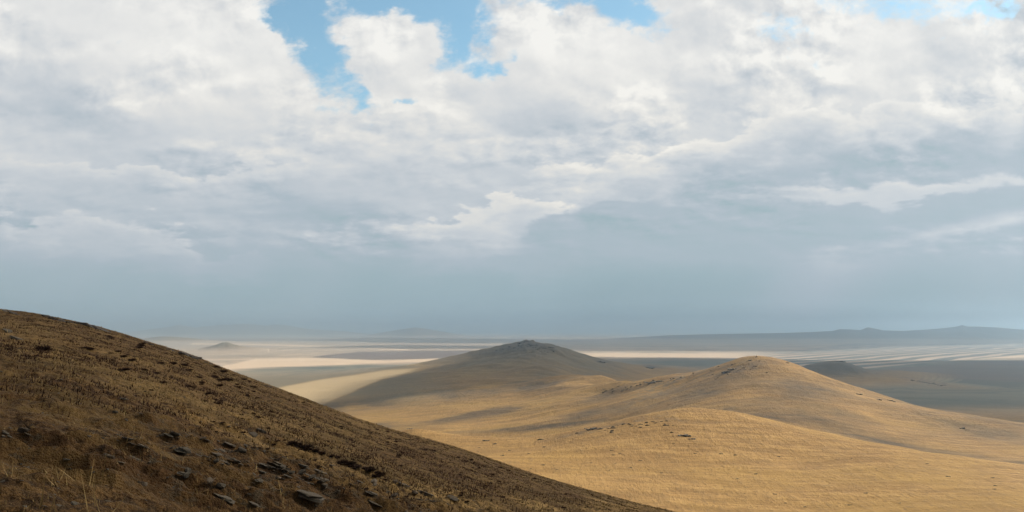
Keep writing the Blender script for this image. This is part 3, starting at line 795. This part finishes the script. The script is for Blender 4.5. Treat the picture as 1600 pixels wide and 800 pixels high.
def slab_mesh(seed):
    """flaky plate of schist: two or three stepped layers"""
    rng = random.Random(seed); dst = bmesh.new(); z = 0
    for k in range(rng.choice((1, 2, 2, 3))):
        t_ = rng.uniform(.022, .05); sc = 1 - .12 * k
        h = hull(rng, .5 * sc, .34 * sc * rng.uniform(.8, 1.1), t_, 18, 1.2)
        join_bm(dst, h, Matrix.Translation((rng.uniform(-.08, .08), rng.uniform(-.05, .05), z)) @ Matrix.Rotation(rng.uniform(-.3, .3), 4, 'Z')); h.free()
        z += t_ * 1.5
    bmesh.ops.recalc_face_normals(dst, faces=dst.faces)
    bmesh.ops.bevel(dst, geom=dst.edges[:], offset=.006, segments=1, affect='EDGES')
    return to_mesh("rock_slab", dst)
def stone_mesh(seed):
    rng = random.Random(seed); h = hull(rng, .5, rng.uniform(.32, .45), rng.uniform(.16, .28), 22, 2.2)
    bmesh.ops.bevel(h, geom=h.edges[:], offset=.03, segments=2, affect='EDGES')
    return to_mesh("stone", h)
def crag_mesh(seed, n=7, flat=.5):
    rng = random.Random(seed); dst = bmesh.new()
    for k in range(n):
        s_ = rng.uniform(.20, .40)
        h = hull(rng, s_, s_ * rng.uniform(.5, .9), s_ * rng.uniform(.35, .8) * flat, 14)
        join_bm(dst, h, Matrix.Translation(((k / (n - 1) - .5) * .9, rng.uniform(-.12, .12), rng.uniform(-.05, .12) * flat)) @ Matrix.Rotation(rng.uniform(-.5, .5), 4, 'Y') @ Matrix.Rotation(rng.uniform(0, 3), 4, 'Z')); h.free()
    bmesh.ops.recalc_face_normals(dst, faces=dst.faces)
    return to_mesh("rock_outcrop", dst)
SLABS = [slab_mesh(100 + k) for k in range(8)]
STONES = [stone_mesh(200 + k) for k in range(8)]
CRAGS = [crag_mesh(300 + k, 6 + k % 4) for k in range(8)]
for m_ in SLABS: m_.materials.append(m_rock)
for m_ in CRAGS: m_.materials.append(m_crag)
DARKST = []
for k in range(8):
    if k % 3 == 0: STONES[k].materials.append(m_pale)
    else: STONES[k].materials.append(m_rock)

rng = random.Random(7)
def place(name, me, p_, size, rot, tilt=(0, 0), zs=1.0, sink=0.0):
    o = bpy.data.objects.new(name, me); COL.objects.link(o)
    o.location = p_ + Vector((0, 0, -sink * size)); o.scale = (size, size, size * zs)
    o.rotation_euler = (tilt[0], tilt[1], rot)
    return o
SLOPE_TILT = (-.13, .30)
def near_slab(u, v, w, label=None, k=None, rot=None, zs=1.0, name="rock_slab", bank=SLABS, group=None, cat='rock', sink=.02):
    p_ = near_hit(u, v)
    if p_ is None: return None
    size = w / F * p_.y * 1.15; zs = zs * .62
    me = bank[rng.randrange(len(bank)) if k is None else k]
    r_ = rng.gauss(-.25, .35) if rot is None else rot
    o = place(name, me, p_, size, r_, (-.10 + rng.uniform(-.12, .12), .30 + rng.uniform(-.08, .10)), zs * rng.uniform(.6, 1.2), sink + .035)
    put(o, label or 'small flat grey-brown slab lying among others on the dark slope', cat, group if group else (None if label else 'loose slabs on the near slope'))
    return o
near_slab(482, 776, 64, 'big dark overhanging slab near the bottom edge of the near slope', 0, -.30, 1.9, name="boulder", cat='boulder', sink=-.02)
near_slab(352, 779, 44, 'pale wedge-shaped slab lying left of the big dark overhanging slab', 1, -.35, 1.4)
near_slab(430, 724, 42, 'long grey slab on top of the rocky band, above the big dark overhang', 2, -.1, 1.2)
near_slab(500, 738, 34, 'thick dark slab at the right end of the upper rock band', 3, -.3, 2.0)
near_slab(592, 787, 40, 'dark slab at the lower right end of the rocky band', 4, -.3, 1.8)
near_slab(664, 772, 36, 'isolated grey slab in straw grass near the right end of the rocks', 5, -.3, 1.6)
near_slab(285, 706, 34, 'blocky dark boulder with a pale chip at the left of the rock band', 6, .1, 1.8, name="boulder", cat='boulder')
near_slab(170, 713, 24, 'pale rounded stone alone on brown turf at lower left', 0, .1, 1.1, name="stone", bank=STONES, cat='stone')
near_slab(222, 757, 22, 'grey-white rounded stone with grass stems beside it', 3, .2, 1.3, name="stone", bank=STONES, cat='stone')
near_slab(38, 674, 24, 'dark boulder with a pale edge at the far left of the slope', 1, .3, 1.5, name="boulder", bank=STONES, cat='boulder')
near_slab(168, 783, 14, 'small bright white chip of stone near the bottom edge', 6, .4, .9, name="stone", bank=STONES, cat='stone')
near_slab(24, 530, 44, 'large ledge of dark layered rock at the left edge high on the slope', 7, -.45, 1.6, name="rock_ledge", cat='ledge', sink=-.03)
near_slab(14, 519, 34, 'dark layered rock just above the big ledge at the left edge', 2, -.5, 1.6, name="rock_ledge", cat='ledge', sink=-.03)
def sky_ledge(u, w, zs, label, k):
    v = float(spl(np.array([u], float), SILH)[0])
    p_ = near_hit(u, v + 2.2)
    if p_ is None: return
    s_ = w / F * p_.y
    o = place("rock_ledge", CRAGS[k], p_, s_, -.1, (-.05, .30), zs); put(o, label, 'ledge')
sky_ledge(20, 26, .55, 'dark rocks on the skyline closest to the left edge', 0)
sky_ledge(84, 36, .60, 'long dark rock ledge on the skyline, second from the left edge', 1)
sky_ledge(106, 20, .60, 'short dark rock ledge directly right of the long skyline ledge', 3)
sky_ledge(148, 44, .45, 'thin black ledge on the skyline where it meets the plain blue sky', 2)
sky_ledge(196, 12, .6, 'small dark skyline rock above the reddish shrub', 4)
sky_ledge(232, 16, .7, 'grey skyline rock above the pale far hills', 5)
sky_ledge(266, 20, .5, 'narrow dark skyline rock just left of the black boulders', 6)
sky_ledge(294, 30, .75, 'black boulders on the skyline against the pale far plain', 7)
sky_ledge(325, 14, .6, 'last small skyline rock to the right of the black boulders', 1)
sky_ledge(420, 10, .6, 'tiny rock on the skyline above the grey band of pasture', 2)
sky_ledge(545, 9, .6, 'tiny rock on the skyline beside the foot of the dark peak', 3)
cnt = 0
while cnt < 330:
    q_ = rng.random()
    if q_ < .72:
        t_ = rng.random(); u = 180 + 560 * t_; v = 676 + 118 * t_ + rng.gauss(0, 15)
    elif q_ < .9:
        u = rng.uniform(0, 560); v = rng.uniform(655, 800)
    else:
        u = rng.uniform(0, 500); v = 500 + u * .25 + rng.uniform(20, 150)
    if v > 812: continue
    w = min(28, 4.2 * rng.paretovariate(1.2))
    if rng.random() < .68:
        o = near_slab(u, v, w)
        if o and q_ >= .72: put(o, 'flat dark slab lying away from the rock band on the near slope', 'rock', 'stray slabs on the near slope')
        elif o: put(o, 'flat grey-brown slab lying in the rock band across the lower near slope', 'rock', 'slabs of the rock band')
    else:
        ks = rng.randrange(8); pl = ks % 3 == 0
        o = near_slab(u, v, w * .7, 'small pale stone lying loose on the dark slope' if pl else 'small dark rounded stone lying loose on the dark slope', ks, rng.uniform(0, 6), 1.0, "stone", STONES, 'pale loose stones' if pl else 'dark loose stones', 'stone', -.05)
    if o: cnt += 1

# --- shrubs
def shrub_mesh(seed, nt_=420):
    rg = np.random.RandomState(seed)
    th = rg.uniform(0, 2 * np.pi, nt_); el = np.arccos(rg.uniform(0.05, 1, nt_)); L = rg.uniform(.28, .55, nt_)
    b0 = np.stack([np.cos(th), np.sin(th), np.zeros(nt_)], -1) * (rg.uniform(0, .30, nt_)[:, None])
    d = np.stack([np.sin(el) * np.cos(th), np.sin(el) * np.sin(th), np.cos(el)], -1)
    tip = b0 + d * L[:, None]
    side = np.cross(d, rg.normal(size=(nt_, 3))); side /= np.linalg.norm(side, axis=1)[:, None]
    mid = b0 + d * L[:, None] * .55
    V_ = np.stack([b0 - side * .006, b0 + side * .006, mid + side * .022, tip, mid - side * .022], 1).reshape(-1, 3)
    me = bpy.data.meshes.new("shrub")
    me.from_pydata(V_.tolist(), [], [tuple(range(5 * i, 5 * i + 5)) for i in range(nt_)])
    me.materials.append(m_twig); return me
SHR = [shrub_mesh(400 + k) for k in range(6)]
def shrub(u, v, w, label=None, row=False):
    p_ = near_hit(u, v)
    if p_ is None: return
    s_ = w / F * p_.y
    o = place("heather_shrub", SHR[rng.randrange(6)], p_, s_, rng.uniform(0, 6), (0, .1), rng.uniform(.6, .95))
    if not label:
        if row: put(o, 'dark heather shrub in the row along the lower edge of the straw grass', 'shrub', 'row of heather beside the straw grass')
        elif u < 420: put(o, 'low dark shrub in the thicket under the left skyline of the near slope', 'shrub', 'shrubs of the upper left slope')
        else: put(o, 'tiny dark shrub dotted over the right-hand part of the near slope', 'shrub', 'tiny shrubs of the right-hand slope')
    else: put(o, label, 'shrub')
shrub(193, 580, 17, 'round purple-brown shrub standing alone in the middle of the upper slope')
shrub(220, 541, 11, 'reddish rounded shrub just below the skyline of the near slope')
shrub(67, 547, 22, 'dark brown shrub patch on the upper left slope')
shrub(346, 596, 14, 'dark shrub a little below the skyline above the straw grass')
for k in range(34):      # the row of heather at the edge of the straw grass
    t_ = rng.random(); shrub(455 + 150 * t_, 693 + 56 * t_ + rng.gauss(0, 3), rng.uniform(8, 15), None, True)
for k in range(52):
    u = rng.uniform(120, 420); base_v = np.interp(u, [s_[0] for s_ in SILH], [s_[1] for s_ in SILH]); shrub(u, base_v + abs(rng.gauss(24, 24)) + 4, rng.uniform(3, 12))
for k in range(150):
    u = rng.uniform(330, 960); base_v = np.interp(u, [s_[0] for s_ in SILH], [s_[1] for s_ in SILH]); v = base_v + rng.uniform(5, 110)
    if v < 800: shrub(u, v, rng.uniform(3.5, 7.5))

# --- dry grass (one mass) and low dark scrub
def scatter(n_, rmin, rmax, power, seed, keep):
    rg = np.random.RandomState(seed)
    r_ = rmin * (rmax / rmin) ** (rg.uniform(0, 1, n_) ** power)
    a_ = rg.uniform(-.60, .62, n_)
    x_ = r_ * np.sin(a_); y_ = r_ * np.cos(a_)
    k_ = keep(x_, y_, rg); return x_[k_], y_[k_], rg
def blades(name, mat, x_, y_, rg, per, hmin, hmax, lean, wid, rad):
    n_ = len(x_); N = n_ * per
    X0 = np.repeat(x_, per) + rg.normal(0, 1, N) * rad; Y0 = np.repeat(y_, per) + rg.normal(0, 1, N) * rad
    Z0 = near_height(X0, Y0) - .01
    H = np.repeat(rg.uniform(hmin, hmax, n_), per) * rg.uniform(.5, 1.1, N)
    th = rg.uniform(0, 2 * np.pi, N); ln = np.abs(rg.normal(0, lean, N))
    D = np.stack([np.cos(th) * ln + .12, np.sin(th) * ln, np.ones(N)], -1); D /= np.linalg.norm(D, axis=1)[:, None]
    dist = np.sqrt(X0**2 + Y0**2)
    Wd = wid * (1 + dist / 45.0)
    ph = rg.uniform(0, 2 * np.pi, N); S = np.stack([np.cos(ph), np.sin(ph), np.zeros(N)], -1) * (Wd * .5)[:, None]
    B0 = np.stack([X0, Y0, Z0], -1)
    tip = B0 + D * H[:, None] + np.stack([np.cos(th), np.sin(th), -np.ones(N) * .5], -1) * (H * ln * .4)[:, None]
    V_ = np.stack([B0 - S, B0 + S, tip], 1).reshape(-1, 3).astype(np.float32)
    me = bpy.data.meshes.new(name)
    me.vertices.add(len(V_)); me.vertices.foreach_set('co', V_.ravel())
    me.loops.add(len(V_)); me.loops.foreach_set('vertex_index', np.arange(len(V_), dtype=np.int32))
    me.polygons.add(N); me.polygons.foreach_set('loop_start', np.arange(0, 3 * N, 3, dtype=np.int32))
    me.update(); me.validate()
    return link(name, me, mat)
def straw_amt(x_, y_):
    z_ = base_z(x_, y_); z_ = near_height(x_, y_, False); u_, v_ = pix(x_, y_, z_)
    d1_ = (v_ + fbm(x_, y_, 5, 3, 91) * 10 - np.interp(u_, [0, 60, 200, 300, 400, 500, 620, 740], [520, 560, 596, 640, 684, 712, 758, 795])) / 24
    return np.exp(-d1_ * d1_) * sst(u_, 0, 200)
def keep_grass(x_, y_, rg):
    bare = (1 - sst(np.hypot(x_, y_), 12, 32)) * .75
    p_ = .16 + .84 * straw_amt(x_, y_) + .35 * sst(np.hypot(x_, y_), 35, 80); p_ = p_ * (0.35 + .8 * sst(fbm(x_, y_, 2.5, 3, 77), -.3, .4))
    return rg.uniform(0, 1, len(x_)) < p_ * (1 - bare)
x_, y_, rg = scatter(90000, 6.0, 165.0, .80, 5, keep_grass)
g1 = blades("dry_grass", m_straw, x_, y_, rg, 8, .035, .115, .6, .008, .06); put(g1, 'dry straw coloured grass growing over the near slope', kind='stuff')
x_, y_, rg = scatter(42000, 14.0, 165.0, .55, 6, lambda a, b_, r_: r_.uniform(0, 1, len(a)) < .25 + .75 * sst(fbm(a, b_, 6, 3, 79), -.1, .4))
g2 = blades("low_scrub", m_twig, x_, y_, rg, 11, .05, .17, .8, .016, .13); put(g2, 'low dark scrub scattered over the near slope', kind='stuff')
# --- gravel
x_, y_, rg = scatter(5200, 6.0, 60.0, .9, 8, lambda a, b_, r_: r_.uniform(0, 1, len(a)) < .25 + .75 * rocky(a, b_))
z_ = near_height(x_, y_)
prot = []
for k in range(6):
    h = hull(random.Random(900 + k), .5, .33, .13, 10); h.verts.ensure_lookup_table(); h.verts.index_update()
    prot.append((np.array([v.co[:] for v in h.verts]), [[v.index for v in f.verts] for f in h.faces])); h.free()
VV_, FF_, off = [], [], 0
for i in range(len(x_)):
    pv, pf = prot[i % 6]; s_ = .022 + .03 * rg.random_sample() ** 2 * 2 + .0012 * math.hypot(x_[i], y_[i]); a_ = rg.uniform(0, 6.28); ca, sa = math.cos(a_), math.sin(a_)
    q_ = pv * s_; q_ = np.stack([q_[:, 0] * ca - q_[:, 1] * sa + x_[i], q_[:, 0] * sa + q_[:, 1] * ca + y_[i], q_[:, 2] + z_[i] - .3 * q_[:, 0]], -1)
    VV_.append(q_); FF_ += [[j + off for j in f] for f in pf]; off += len(pv)
me = bpy.data.meshes.new("gravel"); me.from_pydata(np.concatenate(VV_).tolist(), [], FF_)
gv = link("gravel", me, m_rock); put(gv, 'loose chips of stone over the near slope', kind='stuff')

# --- rocks on the golden hills and beyond
def crag(u, v, w, h=None, label=None, group=None, name="rock_outcrop", k=None, cat='outcrop', rot=None):
    p_ = Vector(hit(u, v)); s_ = w / F * p_.y
    zs = (h / w * 2.6) if h else 1.0
    o = place(name, CRAGS[rng.randrange(8) if k is None else k], p_, s_, rng.uniform(-.4, .4) if rot is None else rot, (0, 0), zs)
    put(o, label, cat, group); return o
crag(1070, 681, 18, 6, 'black rock outcrop standing alone on the near golden hill', k=0)
crag(1082, 686, 12, 3, 'grey rubble trailing down right of the lone black outcrop', k=1)
crag(1050, 676, 4, 3, 'single small dark stone left of the lone black outcrop', k=2, name="stone", cat='stone')
crag(925, 671, 20, 6, 'darkest rock outcrop on the left shoulder of the near golden hill', k=3)
crag(903, 677, 7, 3, 'little rock left of the darkest shoulder outcrop', k=4)
crag(941, 670, 14, 3, 'low rock ledge right of the darkest shoulder outcrop', k=5)
crag(957, 673, 6, 3, 'small stone under the shoulder ledge', k=6, name="stone", cat='stone')
crag(759, 689, 9, 4, 'dark rock on the saddle just past the near slope', k=7)
crag(773, 694, 6, 4, 'second dark rock on the saddle, lower right of the first', k=0)
crag(641, 670, 10, 2.5, 'low brown rocks on the saddle crest beside the near slope edge', k=1)
crag(846, 687, 9, 3, 'dark rock in the dip of the saddle crest', k=2)
crag(1504, 670, 9, 4, 'dark rock alone on the right flank of the pointed hill', k=3)
crag(1511, 672, 8, 2, 'pale rubble beside the dark rock on the right flank of the pointed hill', k=4)
crag(1341, 616, 10, 3, 'brown rock ledge on the right skyline of the pointed hill', k=5)
crag(1373, 625, 9, 3, 'lower brown ledge near the right skyline of the pointed hill', k=6)
crag(1391, 626, 8, 3, 'rock pair on the right skyline of the pointed hill', k=7)
crag(1397, 628, 5, 3, 'last dark rock down the right skyline of the pointed hill', k=1)
crag(1172, 563, 7, 2, 'dark rocks just under the summit cairn', k=0)
crag(1146, 577, 17, 4, 'dark crag band below the summit on the left side', k=1)
crag(1136, 582, 14, 3.5, 'lower end of the dark crag band below the summit', k=2)
crag(1020, 598, 24, 5, 'dark crag on the back ridge of the pointed hill', k=3)
crag(1034, 596, 16, 4, 'upper crag on the back ridge of the pointed hill', k=4)
crag(1289, 568, 10, 3, 'dark rock edge on the crest of the blue hill behind', k=5) if False else None
crag(1312, 565, 16, 3, 'dark rocks on the top of the small blue hill', k=6)
crag(1230, 567, 7, 1.5, 'rocks on the skyline right of the summit', k=2)
crag(824, 533.2, 9, 2.2, 'rocky tip of the dark peak', k=1)
crag(811, 536.5, 12, 2.5, 'rock wall left of the tip of the dark peak', k=3)
crag(841, 539.5, 11, 2.5, 'rocks in the notch between the two tops of the dark peak', k=5)
crag(862, 543, 10, 2.5, 'rocks on the right shoulder of the dark peak', k=7)
crag(936, 566, 16, 4, 'dark rock knob on the right skirt of the dark peak', k=6)
crag(1013, 575, 18, 4, 'dark rock knob standing alone on the plain', k=0)
G1 = 'stones scattered over the near golden hill'
for k in range(95):
    q_ = rng.random()
    if q_ < .45: u = rng.uniform(940, 1060); v = 658 + (1000 - u) * .08 + abs(rng.gauss(0, 5)) + 2
    elif q_ < .75: u = rng.uniform(690, 1100); v = rng.uniform(692, 735)
    else: u = rng.uniform(780, 1560); v = rng.uniform(700, 795)
    if v < np.interp(u, [640, 700, 760, 850, 900, 960, 1040, 1080, 1200, 1400, 1600], [672, 685, 692, 690, 681, 665, 645, 640, 657, 699, 729]) + 1: continue
    crag(u, v, rng.uniform(2.2, 6.5), None, 'small dark stone in the short dry grass of the near golden hill', G1, "stone", cat='stone')
G2 = 'small crags on the pointed golden hill'
for k in range(72):
    q_ = rng.random()
    if q_ < .35: t_ = rng.random(); u = 1120 + 75 * t_ + rng.gauss(0, 8); v = 592 - 22 * t_ + rng.gauss(0, 5)
    elif q_ < .85: t_ = rng.random(); u = 935 + 120 * t_; v = 614 - 22 * t_ + rng.gauss(0, 3)
    else: u = rng.uniform(990, 1160); v = 600 - (u - 990) * .18 + rng.gauss(0, 4)
    crag(u, v, rng.uniform(1.8, 5), None, 'small dark crag on the stony left side of the pointed hill', G2, cat='crag')
G3 = 'dark crags near the far peak'
for k in range(40):
    u = rng.uniform(775, 870); v = np.interp(u, [775, 800, 822, 850, 870], [543, 539, 535.5, 542, 548]) + abs(rng.gauss(0, 3.5)) + 1
    crag(u, v, rng.uniform(2.5, 6), None, 'dark crag among others on the upper dark peak', G3, cat='crag')
o = crag(1426, 595, 6, 3, 'tiny white rock patch on the shaded plain at right', k=2, name="pale_rock", cat='rock')
me2 = CRAGS[2].copy(); me2.materials.clear(); me2.materials.append(m_pale); o.data = me2
for k in range(10):
    crag(1434 + k * 4.6, 596 + k * .75 + rng.uniform(-1, 1), rng.uniform(3, 8), 2, 'dark rock in the low outcrop right of the tiny white patch', 'rocks of the low outcrop on the shaded plain', cat='rock')
# summit cairn: heap of stones with a pole
p_ = Vector(hit(1182, 558.2))
cr = bpy.data.objects.new("cairn", None); COL.objects.link(cr); cr.location = p_
put(cr, 'tiny stone cairn with a pole on the summit of the pointed hill', 'cairn')
bmn = bmesh.new(); rg_ = random.Random(3)
for k in range(60):
    t_ = rg_.random(); hgt = t_ * 2.6; rad_ = (1 - t_) * 2.2
    a_ = rg_.uniform(0, 6.28); h = hull(rg_, .55, .45, .35, 10)
    join_bm(bmn, h, Matrix.Translation((math.cos(a_) * rad_, math.sin(a_) * rad_, hgt))); h.free()
hp = link("stone_heap", to_mesh("stone_heap", bmn), m_crag, cr)
bmn = bmesh.new(); bmesh.ops.create_cone(bmn, cap_ends=True, segments=8, radius1=.16, radius2=.10, depth=3.4, matrix=Matrix.Translation((0, 0, 3.6)))
link("pole", to_mesh("pole", bmn), m_twig, cr)

# tall seeding stems close to the camera
x_, y_, rg = scatter(380, 7.0, 45.0, .9, 15, lambda a, b_, r_: r_.uniform(0, 1, len(a)) < .2 + .8 * sst(fbm(a, b_, 4, 3, 177), -.1, .4))
g3 = blades("grass_stems", m_straw, x_, y_, rg, 6, .18, .42, .40, .008, .05); put(g3, 'tall dry grass stems in loose tufts on the near slope', kind='stuff')

# ragged fringe of tufts along the crest of the near slope
x_, y_, rg = scatter(5000, 80.0, 170.0, 1.0, 25, lambda a, b_, r_: r_.uniform(0, 1, len(a)) < sst(fbm(a, b_, 5, 3, 277), -.25, .3))
g4 = blades("crest_grass", m_straw, x_, y_, rg, 9, .12, .32, .5, .012, .14); put(g4, 'longer dry grass tufts along the crest of the near slope', kind='stuff')
